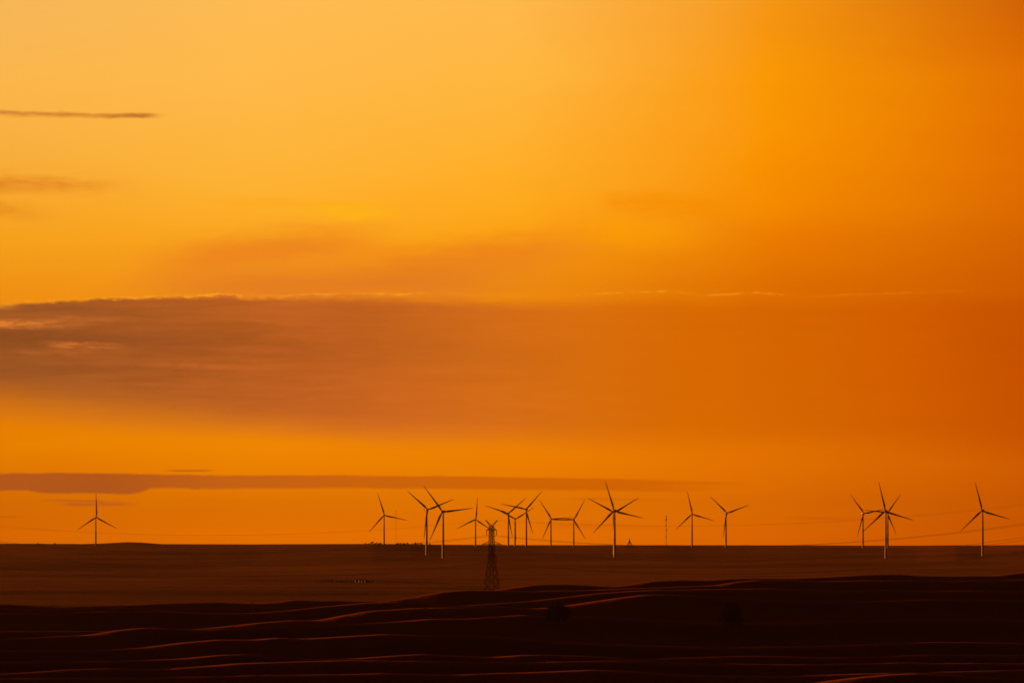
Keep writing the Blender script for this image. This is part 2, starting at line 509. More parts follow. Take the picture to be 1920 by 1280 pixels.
# swells of the near hills: distance, slant, crest line (column, row) and how strongly it stands out
CRESTS = [   # near to far
    (1750, .00, [(-600, 1318), (0, 1312), (960, 1308), (1400, 1306), (2520, 1296)], [(-600, .2), (2520, .2)]),
    (2080, .05, [(-600, 1300), (0, 1296), (640, 1290), (1200, 1286), (1460, 1281), (1527, 1275), (1600, 1265), (1667, 1259), (1720, 1257), (1780, 1260), (1920, 1268), (2520, 1275)], [(-600, .1), (1380, .15), (1480, .6), (1580, 1.3), (1740, 1.2), (1830, .4), (2520, .2)]),
    (2260, .04, [(-600, 1276), (0, 1266), (250, 1266), (640, 1260), (720, 1258), (850, 1261), (1000, 1257), (1107, 1253), (1187, 1255), (1300, 1262), (1500, 1262), (1920, 1250), (2520, 1246)], [(-600, .2), (100, .25), (400, .3), (680, .5), (840, .2), (960, .5), (1107, .9), (1200, .5), (1300, .1), (2520, .15)]),
    (2520, -.06, [(-600, 1270), (0, 1260), (67, 1256), (127, 1251), (200, 1248), (313, 1250), (387, 1245), (443, 1240), (500, 1238), (640, 1234), (773, 1236), (913, 1238), (1007, 1239), (1093, 1236), (1187, 1234), (1280, 1236), (1500, 1240), (1700, 1236), (1920, 1238), (2520, 1236)], [(-600, .3), (0, .4), (250, .3), (330, .6), (420, 1.1), (640, 1.1), (900, .6), (1000, .5), (1190, .7), (1300, .3), (2520, .2)]),
    (2840, .05, [(-600, 1240), (0, 1236), (200, 1234), (333, 1230), (400, 1224), (473, 1222), (560, 1230), (660, 1230), (740, 1225), (793, 1223), (850, 1227), (927, 1230), (973, 1226), (1020, 1225), (1107, 1228), (1200, 1233), (1280, 1230), (1400, 1226), (1560, 1228), (1750, 1222), (1920, 1224), (2520, 1220)], [(-600, .2), (280, .2), (400, .8), (480, .7), (560, .1), (680, .4), (780, .9), (860, .4), (930, .7), (1020, 1.2), (1120, .6), (1220, .3), (1400, .3), (1560, .2), (1760, .3), (2520, .2)]),
    (3220, -.05, [(-600, 1216), (0, 1216), (200, 1213), (267, 1210), (333, 1202), (410, 1196), (473, 1197), (520, 1193), (567, 1195), (640, 1191), (707, 1187), (773, 1187), (873, 1188), (927, 1190), (1040, 1200), (1200, 1206), (1350, 1210), (1560, 1206), (1750, 1200), (1920, 1202), (2520, 1198)], [(-600, .1), (180, .2), (330, .9), (420, 1.2), (640, 1.2), (760, .9), (920, .4), (1040, .15), (1400, .25), (1700, .25), (2520, .2)]),
    (3640, .06, [(-600, 1190), (0, 1194), (167, 1188), (213, 1180), (260, 1175), (313, 1175), (380, 1179), (480, 1174), (620, 1168), (740, 1162), (807, 1157), (873, 1157), (933, 1153), (980, 1150), (1020, 1152), (1107, 1152), (1180, 1156), (1250, 1160), (1350, 1165), (1500, 1164), (1650, 1160), (1800, 1158), (1920, 1160), (2520, 1156)], [(-600, .1), (140, .3), (200, .9), (310, .8), (400, .3), (620, .2), (780, .6), (900, 1.1), (1050, 1.1), (1150, .6), (1260, .4), (1400, .15), (2520, .25)]),
    (4060, .04, [(-600, 1176), (200, 1180), (300, 1180), (360, 1176), (427, 1170), (483, 1163), (547, 1159), (593, 1160), (633, 1152), (660, 1148), (687, 1143), (773, 1138), (840, 1136), (927, 1133), (960, 1135), (1000, 1138), (1030, 1136), (1067, 1131), (1120, 1123), (1160, 1117), (1207, 1112), (1267, 1111), (1340, 1114), (1450, 1122), (1600, 1124), (1750, 1122), (1920, 1124), (2520, 1120)], [(-600, .1), (300, .15), (380, .7), (480, 1.1), (560, 1.0), (600, 1.1), (700, 1.2), (940, 1.0), (1010, 1.0), (1060, 1.2), (1260, 1.2), (1330, .5), (1420, .2), (1700, .3), (2520, .2)]),
    (4480, -.03, [(-600, 1150), (0, 1146), (200, 1144), (300, 1143), (400, 1147), (473, 1146), (540, 1141), (600, 1135), (680, 1129), (760, 1126), (800, 1130), (860, 1134), (940, 1128), (1000, 1124), (1060, 1117), (1120, 1110), (1180, 1106), (1230, 1104), (1280, 1103), (1440, 1101), (1527, 1103), (1577, 1104), (1667, 1103), (1727, 1105), (1913, 1106), (2520, 1104)], [(-600, .1), (280, .3), (360, .8), (460, .8), (600, 1.0), (760, .9), (860, .2), (980, .3), (1100, .8), (1260, .9), (1400, .5), (1560, .7), (1740, .7), (2520, .5)]),
    (4900, .03, [(-600, 1142), (0, 1138), (90, 1140), (250, 1137), (330, 1139), (400, 1138), (500, 1137), (560, 1135), (640, 1134), (707, 1127), (773, 1118), (827, 1108), (873, 1104.5), (960, 1105), (1000, 1107), (1020, 1106.5), (1110, 1105), (1180, 1102), (1240, 1100), (1280, 1098), (1340, 1096), (1380, 1089), (1420, 1086), (1480, 1087), (1540, 1088), (1613, 1085.5), (1700, 1085), (1780, 1087), (1920, 1085), (2520, 1082)], [(-600, .6), (60, .8), (140, .3), (300, .4), (420, .6), (600, .6), (700, .6), (800, .45), (880, .5), (960, .8), (1100, .8), (1300, 1.1), (1440, .9), (1700, .8), (2520, .7)]),
    (5300, .02, [(-600, 1128), (0, 1131), (60, 1134), (100, 1137), (150, 1135.5), (230, 1133), (300, 1130), (400, 1128), (470, 1131), (500, 1129), (550, 1123), (590, 1125), (640, 1125), (680, 1126), (720, 1126), (780, 1123), (840, 1117), (900, 1110), (940, 1103), (1000, 1095), (1060, 1094), (1110, 1096), (1140, 1099), (1180, 1094), (1220, 1088), (1270, 1086), (1320, 1087), (1360, 1084), (1400, 1083), (1480, 1083), (1560, 1079), (1640, 1075), (1690, 1075), (1720, 1078), (1780, 1079), (1860, 1078), (1890, 1074), (1920, 1072), (2000, 1068), (2520, 1070)], [(-600, 1), (2520, 1)]),
]
HORIZON = [(-600, 1022), (0, 1021.6), (100, 1020.8), (178, 1020.5), (310, 1020.6), (390, 1021.2), (480, 1021.5), (640, 1020.2), (700, 1019.8), (770, 1021.3), (830, 1023), (900, 1023.5), (1000, 1024.5), (1150, 1025), (1250, 1025), (1300, 1025.8), (1400, 1025.8), (1500, 1025.5), (1650, 1027), (1720, 1027), (1790, 1025.2), (1842, 1026), (1920, 1024), (2520, 1023)]
D_HOR = 13250.0
ROLL = 5.0                               # resampling step along the distance, m


def smooth1(a, n):
    k = np.hanning(2 * n + 3)[1:-1]; k /= k.sum()
    return np.convolve(np.pad(a, n, mode='edge'), k, mode='valid')


PXF = np.arange(-600, 2521, 4.0)
GRID_D = np.arange(1400, 5701, ROLL)
Hn = np.zeros((len(PXF), len(GRID_D)))
cr_y, cr_a, cr_d = [], [], []
SHEAR = .045                             # the swells run slightly aslant, m per photo pixel
for k, (d0, sl, pts, amp) in enumerate(CRESTS):
    xs, ys = zip(*pts); y = smooth1(np.interp(PXF, xs, ys), 4) + (lattice_noise(PXF / 230.0, PXF * 0 + 3.3 * k, 30 + k) * 2.6 + lattice_noise(PXF / 61.0, PXF * 0 + 5.1 * k, 60 + k) * .7) * (k < len(CRESTS) - 1)
    xs, ys = zip(*amp); a = smooth1(np.interp(PXF, xs, ys), 34)
    wob = lattice_noise(PXF / 180.0 + 40 * k, PXF * 0 + k, 70 + k) * 4
    cr_y.append(y); cr_a.append(a * (.46 if k < 4 else .85)); cr_d.append(d0 + SHEAR * (PXF - 960) + wob)
cr_y, cr_a, cr_d = map(np.array, (cr_y, cr_a, cr_d))
cr_z = zat(cr_y, cr_d)
hor_x, hor_y = zip(*HORIZON)


def plain_row(px, d):
    """photo row of the smooth plain at distance d"""
    yh = np.interp(px, hor_x, hor_y)
    return np.interp(d, [5400, 5700, 6200, 7000, 10900, D_HOR], [1143, 1129, 1109, 1095, 1047.5, 1024.0]) + (yh - 1024.0) * np.clip((d - 9000) / (D_HOR - 9000), 0, 1)


for i, p in enumerate(PXF):
    a = cr_a[:, i]
    d, z = cr_d[:, i], cr_z[:, i]
    dd = np.concatenate([[1500], d, [5620]]) - SHEAR * (p - 960)
    zz = np.concatenate([[zat(1340, 1500)], z, [zat(1134, 5620)]])
    base = np.interp(GRID_D, dd, zz)
    idx = np.clip(np.searchsorted(dd, GRID_D) - 1, 0, len(dd) - 2)
    u = dd[idx + 1] - GRID_D; v = GRID_D - dd[idx]
    u = np.maximum(u, 0); v = np.maximum(v, 0)
    af = np.concatenate([a, [0.0]])[np.clip(idx, 0, len(a))]            # crest ahead (its camera side)
    ab = np.concatenate([[0.0], a])[np.clip(idx, 0, len(a))]            # crest behind us (its far side)
    rho = .5 + 12 * np.clip(af, 0, 1.3) ** 1.6
    ud = u * u / (u + rho)
    depth = np.where(idx == len(dd) - 2, 9.0, 30.0)
    dip = depth * (1 - np.exp(-ud / 70)) * (1 - np.exp(-v / (230 - 120 * np.clip(ab, 0, 1))))
    Hn[i] = smooth1(base - dip, 1)
for j in range(Hn.shape[1]):
    Hn[:, j] = smooth1(Hn[:, j], 3)


def ground_z(px, d):
    """terrain height; px and d are arrays of one shape"""
    px = np.clip(np.asarray(px, float), -599, 2519); d = np.asarray(d, float)
    # near hills
    fi = (px + 600) / 4.0; fj = np.clip((d - SHEAR * (px - 960) - 1400) / ROLL, 0, len(GRID_D) - 1.001)
    i0 = np.clip(fi.astype(int), 0, len(PXF) - 2); j0 = fj.astype(int)
    a, b = fi - i0, fj - j0
    near = (Hn[i0, j0] * (1 - a) + Hn[i0 + 1, j0] * a) * (1 - b) + (Hn[i0, j0 + 1] * (1 - a) + Hn[i0 + 1, j0 + 1] * a) * b
    x = (px - 960) / F * d
    near = near + (lattice_noise(x / 60, d / 45, 1) * .5 + lattice_noise(x / 24, d / 20, 2) * .12) * np.clip((d - 1500) / 300, 0, 1)
    # plain
    roll = lattice_noise(x / 330 + 9, d / 480, 3) * 5.5 + lattice_noise(x / 120, d / 90 + 5, 4) * 1.2 + lattice_noise(x / 60, d / 40, 5) * .3
    far = zat(plain_row(px, np.minimum(d, D_HOR)), np.minimum(d, D_HOR))
    far = far + roll * np.clip((D_HOR - d) / 1500, .10, 1) * np.clip((d - 5500) / 700, 0, 1)
    over = np.clip((d - D_HOR) / 1200, 0, 1)
    far = far - 14 * over * over * (3 - 2 * over)
    w_ = np.clip((d - 5450) / 180, 0, 1)
    z = near * (1 - w_) + far * w_
    # the hill the camera stands on
    foot = np.interp(d, [0, 6, 60, 200, 600, 1100, 1500], [ZC - 1.7, ZC - 1.7, ZC - 4.5, ZC - 12, ZC - 24, ZC - 29, float(zat(1330, 1500))])
    return np.where(d < 1500, foot, z)


def gz(px, d): return float(ground_z(np.array([px]), np.array([d]))[0])


rows = np.concatenate([[0.5, 2, 5, 9, 15, 25, 40, 60, 90, 130, 180, 240, 320, 420, 540, 680, 840, 1000, 1150, 1300, 1400, 1480],
                       np.arange(1500, 5500, 5.0), np.arange(5500, 5940, 8.0), np.arange(5940, 8000, 20.0), np.arange(8000, 12800, 30.0), np.arange(12800, 13700, 20.0),
                       [13800, 14000, 14300, 14700, 15300, 16500, 18500, 21000, 24500, 30000]])
th_in = np.arctan((np.arange(-200, 2121, 5.0) - 960) / F)
th_mid = R(4.3) + (np.geomspace(1, 20, 26) - 1) * R(.55)
th_out = np.concatenate([[-math.pi], -th_mid[::-1], th_in, th_mid]) if False else None
out = R(4.3) * np.geomspace(1, 180 / 4.3, 46)
out = out[out < R(179.9)]
ths = np.concatenate([-out[::-1], th_in, out])
ths = np.unique(np.round(ths, 7))
nr, nc = len(rows), len(ths)
TH, RR = np.meshgrid(ths, rows)
PX = 960 + F * np.tan(np.clip(TH, -.2, .2))
RR = RR + SHEAR * (np.clip(PX, -600, 2520) - 960) * np.clip((RR - 1480) / 250, 0, 1) * np.clip((5900 - RR) / 350, 0, 1)
ZZ = ground_z(PX.ravel(), RR.ravel()).reshape(PX.shape)
co = np.stack([RR * np.sin(TH), RR * np.cos(TH), ZZ], -1).reshape(-1, 3)
ii, jj = np.meshgrid(np.arange(nr - 1), np.arange(nc), indexing='ij')
j2 = (jj + 1) % nc
quads = np.stack([ii * nc + jj, ii * nc + j2, (ii + 1) * nc + j2, (ii + 1) * nc + jj], -1).reshape(-1, 4)
me = bpy.data.meshes.new('ground')
me.vertices.add(len(co)); me.vertices.foreach_set('co', co.ravel())
me.loops.add(quads.size); me.loops.foreach_set('vertex_index', quads.ravel())
me.polygons.add(len(quads))
me.polygons.foreach_set('loop_start', np.arange(0, quads.size, 4))
me.polygons.foreach_set('use_smooth', np.ones(len(quads), bool))
me.update(calc_edges=True)
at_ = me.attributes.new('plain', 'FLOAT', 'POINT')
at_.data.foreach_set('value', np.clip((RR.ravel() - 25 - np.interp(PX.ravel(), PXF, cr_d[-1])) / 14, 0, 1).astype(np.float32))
me.materials.append(gm)
ground = bpy.data.objects.new('ground', me)
col.objects.link(ground)
tag(ground, kind='structure')

def seen_at(px, row, lo=1600.0, hi=5350.0):
    """distance at which the visible hillside shows this photo row"""
    d = np.arange(lo, hi, 4.0)
    z = ground_z(np.full(d.shape, px), d)
    rw = 640 - F * np.tan(np.arctan((z - ZC) / d) - TILT)
    best = 1e9
    for dd, rr_ in zip(d, rw):
        if rr_ < best:
            best = rr_
            if rr_ <= row: return float(dd)
    return float(hi)


# far hills on the rim of the plain
hm = material('far_hills', (.10, .065, .035), .95, .3, .002)
HILLS = [(-400, 1019.5), (0, 1018.7), (60, 1018.4), (150, 1019.2), (195, 1018.2), (235, 1015.6), (262, 1016), (310, 1020), (400, 1023), (700, 1024), (1000, 1023.5), (1150, 1022.6), (1280, 1021.6), (1400, 1021.5), (1500, 1023), (1600, 1023.2), (1700, 1022.6), (1800, 1023.4), (1920, 1022.6), (2300, 1021)]
hp = np.arange(-400, 2301, 6.0)
hx, hy = zip(*HILLS)
hy = smooth1(np.interp(hp, hx, hy), 3) + lattice_noise(hp / 14, hp * 0, 8) * .5
mb = MB()
prof = [(-1500, 0), (-900, .45), (-350, .86), (0, 1), (350, .9), (900, .45), (1500, 0)]
vs = []
for p, y in zip(hp, hy):
    for dd, k in prof:
        d = 27500 + dd
        z0 = 10.0
        vs.append(((p - 960) / F * d, d, z0 + (float(zat(y, 27500)) - z0) * k))
n = len(prof)
fs = [(a * n + b, (a + 1) * n + b, (a + 1) * n + b + 1, a * n + b + 1) for a in range(len(hp) - 1) for b in range(n - 1)]
mb.add(vs, fs, True)
tag(mb.build('hills', hm), kind='structure')

# ------------------------------------------------------------------ wind turbines
HUB = 63.0
BL = 41.0


def make_turbine():
    root = empty('wind_turbine')
    tw = MB()
    tw.lathe([(1.68, -16), (1.6, 0), (1.5, 15), (1.32, 35), (1.12, 52), (1.0, HUB - 1.5)], 28)
    for h in (20.5, 42.0):                                   # flange rings of the tower sections
        r = float(np.interp(h, [0, 15, 35, 52], [1.6, 1.5, 1.32, 1.12])) + .05
        tw.lathe([(r, h - .12), (r, h + .12)], 28)
    tw.build('tower', M['paint'], root)
    nc_ = MB()
    rings = []
    for y, w_, h, zc in ((-2.2, 1.0, 1.05, 0), (-1.7, 1.4, 1.4, 0), (0, 1.55, 1.6, .1), (3.5, 1.55, 1.65, .15), (6.0, 1.35, 1.45, .3), (6.8, .95, 1.05, .4)):
        ring = []
        for i in range(20):
            a = 2 * math.pi * i / 20
            ca, sa = math.cos(a), math.sin(a)
            q = .32
            ring.append((w_ * math.copysign(abs(ca) ** q, ca), y, HUB + zc + h * math.copysign(abs(sa) ** q, sa)))
        rings.append(ring)
    nc_.loft(rings)
    nac = nc_.build('nacelle', M['gloss'], root)
    an_ = MB()
    an_.bar((.6, 5.6, HUB + 1.7), (.6, 5.6, HUB + 3.4), .09, 6)
    an_.bar((-.6, 5.6, HUB + 1.7), (-.6, 5.6, HUB + 3.0), .09, 6)
    an_.bar((.2, 5.6, HUB + 3.3), (1.0, 5.6, HUB + 3.3), .08, 6)
    an_.bar((-.65, 5.6, HUB + 1.75), (.65, 5.6, HUB + 1.75), .1, 6)
    an_.build('wind_vane', M['steel'], nac)
    hb = MB()
    hb.lathe([(1.05, -1.5), (1.3, -.6), (1.35, .5), (1.2, 1.2), (.85, 1.8), (.4, 2.15), (.08, 2.25)], 24, (0, -4.0, HUB), 'Y')
    hb.build('hub', M['paint'], root)
    # blade along +Z from the hub centre
    secs = [(0.9, .72, .72, 0), (2.4, .72, .70, 0), (4.5, .95, .52, -8), (8.0, 1.25, .36, -12), (12.0, 1.08, .28, -9), (18.0, .84, .20, -6), (25.0, .63, .14, -3), (32.0, .47, .10, -1), (38.0, .32, .06, 0), (40.4, .18, .04, 0), (BL, .06, .02, 0)]
    bl = MB()
    rings = []
    for r, half, thick, tw_deg in secs:
        half *= 1.15
        ring = []
        tq = R(tw_deg)
        sh_ = 0 if r < 3 else half * .32                    # trailing edge swells to one side
        for i in range(14):
            a = 2 * math.pi * i / 14
            x = half * math.cos(a) + sh_; y = thick * math.sin(a) * (1 - .35 * math.cos(a))
            ring.append((x * math.cos(tq) - y * math.sin(tq), x * math.sin(tq) + y * math.cos(tq) - .0011 * r * r, r))
        rings.append(ring)
    bl.loft(rings)
    b0 = bl.build('blade', M['blade'], root)
    b0.location = (0, -4.0, HUB)
    for k in (1, 2):
        b = b0.copy(); col.objects.link(b); b.parent = root
    return root


def set_rotor(root, phase):
    bl = [c_ for c_ in root.children if c_.name.split('.')[0] == 'blade']
    for k, b in enumerate(bl):
        b.location = (0, -4.0, HUB)
        b.rotation_euler = (0, R(phase + 120 * k), 0)       # clockwise as seen from the front


# hub column, hub row, rotor phase (deg clockwise from up), yaw, blade length in photo pixels, label
TURB = [
    (181.0, 969.3, -2.0, 20, 45.2, 'lone slender turbine at far left with one blade straight up, below the low cloud strip'),
    (720.7, 965.3, -17.5, 8, 44.2, 'wind turbine standing alone just left of the crossing pair, above small trees on the horizon'),
    (802.2, 955.0, -51.0, 24, 56.0, 'left turbine of the crossing pair, glinting hub, one blade hanging along its tower'),
    (829.4, 958.9, -36.5, -14, 60.3, 'largest turbine, right one of the crossing pair, its tower foot lit below the horizon'),
    (892.2, 973.2, 4.0, 10, 41.8, 'small pale turbine just left of the lattice pylon with one blade nearly upright'),
    (952.6, 962.3, -71.0, -6, 46.0, 'dark turbine just right of the pylon, left one of three close together'),
    (966.0, 972.8, 58.0, 6, 42.5, 'faint turbine in the middle of the three close together right of the pylon'),
    (985.8, 954.6, 42.5, -12, 48.2, 'tall dark turbine, right one of three right of the pylon, blade reaching up right'),
    (1034.0, 972.5, -34.0, 16, 43.0, 'faint turbine, left of the pale pair whose level blades meet tip to hub'),
    (1075.9, 973.8, 28.5, 4, 43.5, 'faint turbine, right of the pale pair whose level blades meet tip to hub'),
    (1151.3, 957.2, -16.5, -13, 58.0, 'front turbine of the overlapping middle pair, one blade up, tower foot glowing below the horizon'),
    (1151.0, 960.6, -61.0, -6, 55.4, 'rear turbine of the overlapping pair in the middle, two blades raised in a V'),
    (1298.0, 963.2, -13.0, 6, 44.0, 'turbine right of the thin antenna mast with one blade up and tilted left'),
    (1363.0, 961.4, -49.0, 24, 47.5, 'turbine with glinting hub and Y-shaped blades, second to the right of the antenna mast'),
    (1620.0, 962.0, -40.5, 26, 46.5, 'left turbine of the right-hand trio with a bright glint on its hub'),
    (1659.8, 957.8, -12.5, -13, 56.6, 'big dark front turbine of the right-hand trio, tower foot showing below the horizon'),
    (1663.6, 960.9, 36.5, -14, 44.0, 'thin rear turbine of the right-hand trio, half hidden behind the big dark one'),
    (1841.2, 957.0, -13.5, -14, 56.1, 'dark turbine standing alone at far right, power lines passing behind its tower'),
]
proto = make_turbine()
for k, (hx_, hy_, ph, yaw, rp, lab) in enumerate(TURB):
    o = proto if k == 0 else copy_tree(proto)
    D = BL * F / rp
    hub = at(hx_, hy_, D)
    off = Vector((0, -4.0, 0)); off.rotate(Matrix.Rotation(R(yaw), 3, 'Z'))
    o.location = (hub.x - off.x, hub.y - off.y, hub.z - HUB)
    o.rotation_euler = (0, 0, R(yaw))
    set_rotor(o, ph)
    tag(o, lab, 'wind turbine', 'wind turbines on the plain')

# ------------------------------------------------------------------ lattice pylon
PD = 6200.0
PM = PD / F                                  # metres per photo pixel at the pylon
base_row = 1108.0


def pylon_parts(root, steel, porc):
    H = lambda row: (base_row - row) * PM    # height above the foot for a photo row
    turn = R(-30.5)

    def corner(k, half):                     # four corner legs of a square body
        a = R(45 + 90 * k) + turn
        return Vector((half * math.sqrt(2) * math.cos(a), half * math.sqrt(2) * math.sin(a), 0))
    levels = [(1108, 4.35), (1090, 3.75), (1074, 3.1), (1060, 2.35), (1050, 1.75), (1041, 1.6), (1031, 1.58), (1022, 1.55), (1016, 1.5), (1009, 1.45), (1002, 1.4), (996, 1.38), (991, 1.35), (985, 1.3)]
    for k in range(4):
        m = MB()
        for (r0, h0), (r1, h1) in zip(levels, levels[1:]):
            m.bar(corner(k, h0) + Vector((0, 0, H(r0))), corner(k, h1) + Vector((0, 0, H(r1))), .25)
        m.build('leg', steel, root)
    m = MB()
    for i, ((r0, h0), (r1, h1)) in enumerate(zip(levels, levels[1:])):
        for k in range(4):
            j = (k + 1) % 4
            a0, a1 = corner(k, h0) + Vector((0, 0, H(r0))), corner(k, h1) + Vector((0, 0, H(r1)))
            b0, b1 = corner(j, h0) + Vector((0, 0, H(r0))), corner(j, h1) + Vector((0, 0, H(r1)))
            q = .15
            m.bar(a0, b1, q); m.bar(b0, a1, q)
            m.bar(a1, b1, q)
            if i < 3:
                m.bar((a0 + a1) / 2, (b0 + b1) / 2, .07)
    m.build('bracing', steel, root)
    ends = {}
    for row, drop, length, name in ((993, 0, 3.55, 'a'), (1020, 5, 6.95, 'b'), (1043, 0, 3.55, 'c')):
        z = H(row)
        hb = float(np.interp(row, [985, 1041, 1050], [1.3, 1.6, 1.75]))
        for s in (-1, 1):
            m = MB()
            tip = Vector((s * length, 0, z))
            for q in (-1, 1):
                root_lo = Vector((s * hb, q * hb, z)); root_hi = Vector((s * hb, q * hb, z + (2.2 if name == 'b' else 1.3)))
                m.bar(root_lo, tip, .27); m.bar(root_hi, tip, .27)
                for f0, f1 in ((0, .33), (.33, .33), (.33, .66), (.66, .66)):
                    m.bar(root_hi.lerp(tip, f0), root_lo.lerp(tip, f1), .12)
            m.bar(Vector((s * hb, -hb, z)), tip.lerp(Vector((s * hb, hb, z)), .5), .07)
            arm = m.build('cross_arm', steel, root)
            ins = MB()
            L = 4.0 if name != 'b' else 3.6
            for dxx in (-.12, .12):
                prof_ = []
                for i in range(14):
                    prof_ += [(.08, -L + i * L / 14), (.20, -L + (i + .5) * L / 14)]
                prof_.append((.05, 0))
                ins.lathe(prof_, 8, (tip.x + dxx, 0, z))
            ins.build('insulator', porc, arm)
            ends[(name, s)] = Vector((tip.x, 0, z - L))
    for s in (-1, 1):                         # two horns that carry the earth wires
        m = MB()
        tip = Vector((s * 4.4, 0, H(974.5)))
        for q in (-1, 1):
            m.bar(Vector((s * 1.3, q * 1.3, H(985))), tip, .26)
            m.bar(Vector((s * .1, q * .6, H(984))), tip, .26)
            for f0, f1 in ((.2, .3), (.5, .4), (.5, .62), (.75, .7)):
                m.bar(Vector((s * 1.3, q * 1.3, H(985))).lerp(tip, f0), Vector((s * .1, q * .6, H(984))).lerp(tip, f1), .15)
        m.bar(Vector((s * 1.3, -1.3, H(985))), Vector((s * .1, .6, H(984))), .1)
        m.build('earth_wire_horn', steel, root)
        ends[('h', s)] = tip
    return ends


pyl = empty('lattice_pylon', (float(xat(921.8, PD)), PD, float(zat(base_row, PD))))
ends = pylon_parts(pyl, M['steel'], M['porcelain'])
tag(pyl, 'tall steel lattice pylon with two horns and three pairs of arms behind the near hills', 'pylon')

# power lines: sagging wires from the pylon to its neighbours outside the picture
def hang(a, b, sag, n=60):
    return [a.lerp(b, i / n) - Vector((0, 0, sag * 4 * (i / n) * (1 - i / n))) for i in range(n + 1)]


def wire(a, b, sag, label, r=.07):
    m = MB()
    m.tube(hang(a, b, sag), r)
    tag(m.build('power_line', M['wire'], None), label, 'power line', 'power lines between the pylons')


org = Vector(pyl.location)
NL = [('h', -1, 'thin earth wire running left from the left horn of the pylon', 'thin earth wire running right from the left horn of the pylon'),
      ('h', 1, 'thin earth wire running left from the right horn of the pylon', 'thin earth wire running right from the right horn of the pylon'),
      ('a', -1, 'power line running left from the upper left arm of the pylon', 'power line running right from the upper left arm of the pylon'),
      ('a', 1, 'power line running left from the upper right arm of the pylon', 'power line running right from the upper right arm of the pylon'),
      ('b', -1, 'power line running left from the long left arm of the pylon', 'power line running right from the long left arm of the pylon'),
      ('b', 1, 'power line running left from the long right arm of the pylon', 'power line running right from the long right arm of the pylon'),
      ('c', -1, 'power line running left from the lowest left arm of the pylon', 'power line running right from the lowest left arm of the pylon'),
      ('c', 1, 'power line running left from the lowest right arm of the pylon', 'power line running right from the lowest right arm of the pylon')]
right_root = Vector((float(xat(2120, 5800)), 5800, float(zat(1061, 5800))))
left_root = Vector((float(xat(-140, 6600)), 6600, float(zat(1097, 6600))))
for nm, s, l1, l2 in NL:
    e = ends[(nm, s)]
    sagL, sagR, wr = (12.0, 12.4, .028) if nm == 'h' else (14.3, 16.6, .08)
    wire(org + e, left_root + e, sagL, l1, wr)
    wire(org + e, right_root + e, sagR, l2, wr)

# ------------------------------------------------------------------ masts on the horizon
def mast_root(px, py_base, D, name):
    return empty(name, at(px, py_base, D))


# guyed meteorological mast, barely visible
D = 15000.0
mm = mast_root(742.4, 1026, D, 'measuring_mast')
h = (1026 - 955) / F * D
m = MB()
for k in range(3):
    a = R(120 * k)
    m.bar((.35 * math.cos(a), .35 * math.sin(a), 0), (.3 * math.cos(a), .3 * math.sin(a), h), .07)
for i in range(40):
    z0, z1 = h * i / 40, h * (i + 1) / 40
    for k in range(3):
        a, b = R(120 * k), R(120 * (k + 1))
        m.bar((.33 * math.cos(a), .33 * math.sin(a), z0), (.33 * math.cos(b), .33 * math.sin(b), z1), .03)
m.build('mast', M['steel'], mm)
for f in (.55, .95):
    m = MB()
    for s in (-1, 1):
        m.bar((0, 0, h * f), (1.8 * s, 0, h * f), .06); m.bar((1.8 * s, 0, h * f), (1.8 * s, 0, h * f + .8), .1)
    m.build('boom', M['steel'], mm)
tag(mm, 'very thin measuring mast beside the left turbine, barely visible against the sky', 'mast')

# communication mast with dishes
D = 14000.0
cm = mast_root(1249.2, 1030, D, 'antenna_mast')
K = D / F
h = (1030 - 966) * K
m = MB()
for k in range(3):
    a = R(120 * k + 20)
    m.bar((.8 * math.cos(a), .8 * math.sin(a), 0), (.35 * math.cos(a), .35 * math.sin(a), h), .10)
for i in range(26):
    z0, z1 = h * i / 26, h * (i + 1) / 26
    w0, w1 = .8 - .45 * i / 26, .8 - .45 * (i + 1) / 26
    for k in range(3):
        a, b = R(120 * k + 20), R(120 * (k + 1) + 20)
        m.bar((w0 * math.cos(a), w0 * math.sin(a), z0), (w1 * math.cos(b), w1 * math.sin(b), z1), .05)
m.build('mast', M['steel'], cm)
for row, r, sx in ((968, .9, .2), (972.5, 1.1, .5), (975, 1.0, -.5), (984.5, 1.0, -.6), (993.2, .9, .4), (1006.5, .8, -.2)):
    m = MB()
    zz = (1030 - row) * K
    m.lathe([(.1, -.9), (.5 * r, -.5), (r, .35), (r, .55), (.1, .6)], 16, (sx, -.7, zz), 'Y')
    m.bar((0, 0, zz), (sx, -.3, zz), .12)
    m.build('dish_antenna', M['steel'], cm)
tag(cm, 'slim antenna mast with small round dishes up its height, left of a turbine', 'mast')

# small derrick peeping over the horizon
D = 14500.0
dk = mast_root(1180, 1031, D, 'drilling_derrick')
K = D / F
apex = Vector((.2, 0, (1031 - 1009.5) * K))
for x, y in ((-6.0, -3.0), (1.0, -3.0), (-4.6, 3.0), (7.6, 2.4)):
    m = MB(); m.bar((x, y, 0), apex + Vector((math.copysign(.25, x), math.copysign(.25, y), -3.2)), .62, 6); m.build('leg', M['steel'], dk)
m = MB()
m.bar((0.2, 0, apex.z - 4.4), (0.2, 0, apex.z + .9), .9, 8, .6)
m.build('crown_block', M['steel'], dk)
m = MB()
for f in (.45, .62, .78):
    q = [Vector((x, y, 0)).lerp(apex, f) for x, y in ((-6.0, -3), (1, -3), (7.6, 2.4), (-4.6, 3))]
    for i in range(4): m.bar(q[i], q[(i + 1) % 4], .14)
for x in (-8.5, -6.8, 8.2, 9.6):
    m.bar((x, 0, 5.0), apex - Vector((0, 0, 4.0)), .10)
m.build('stay_wires', M['steel'], dk)
tag(dk, 'small dark pointed derrick on splayed legs, just right of the overlapping middle turbines', 'derrick')


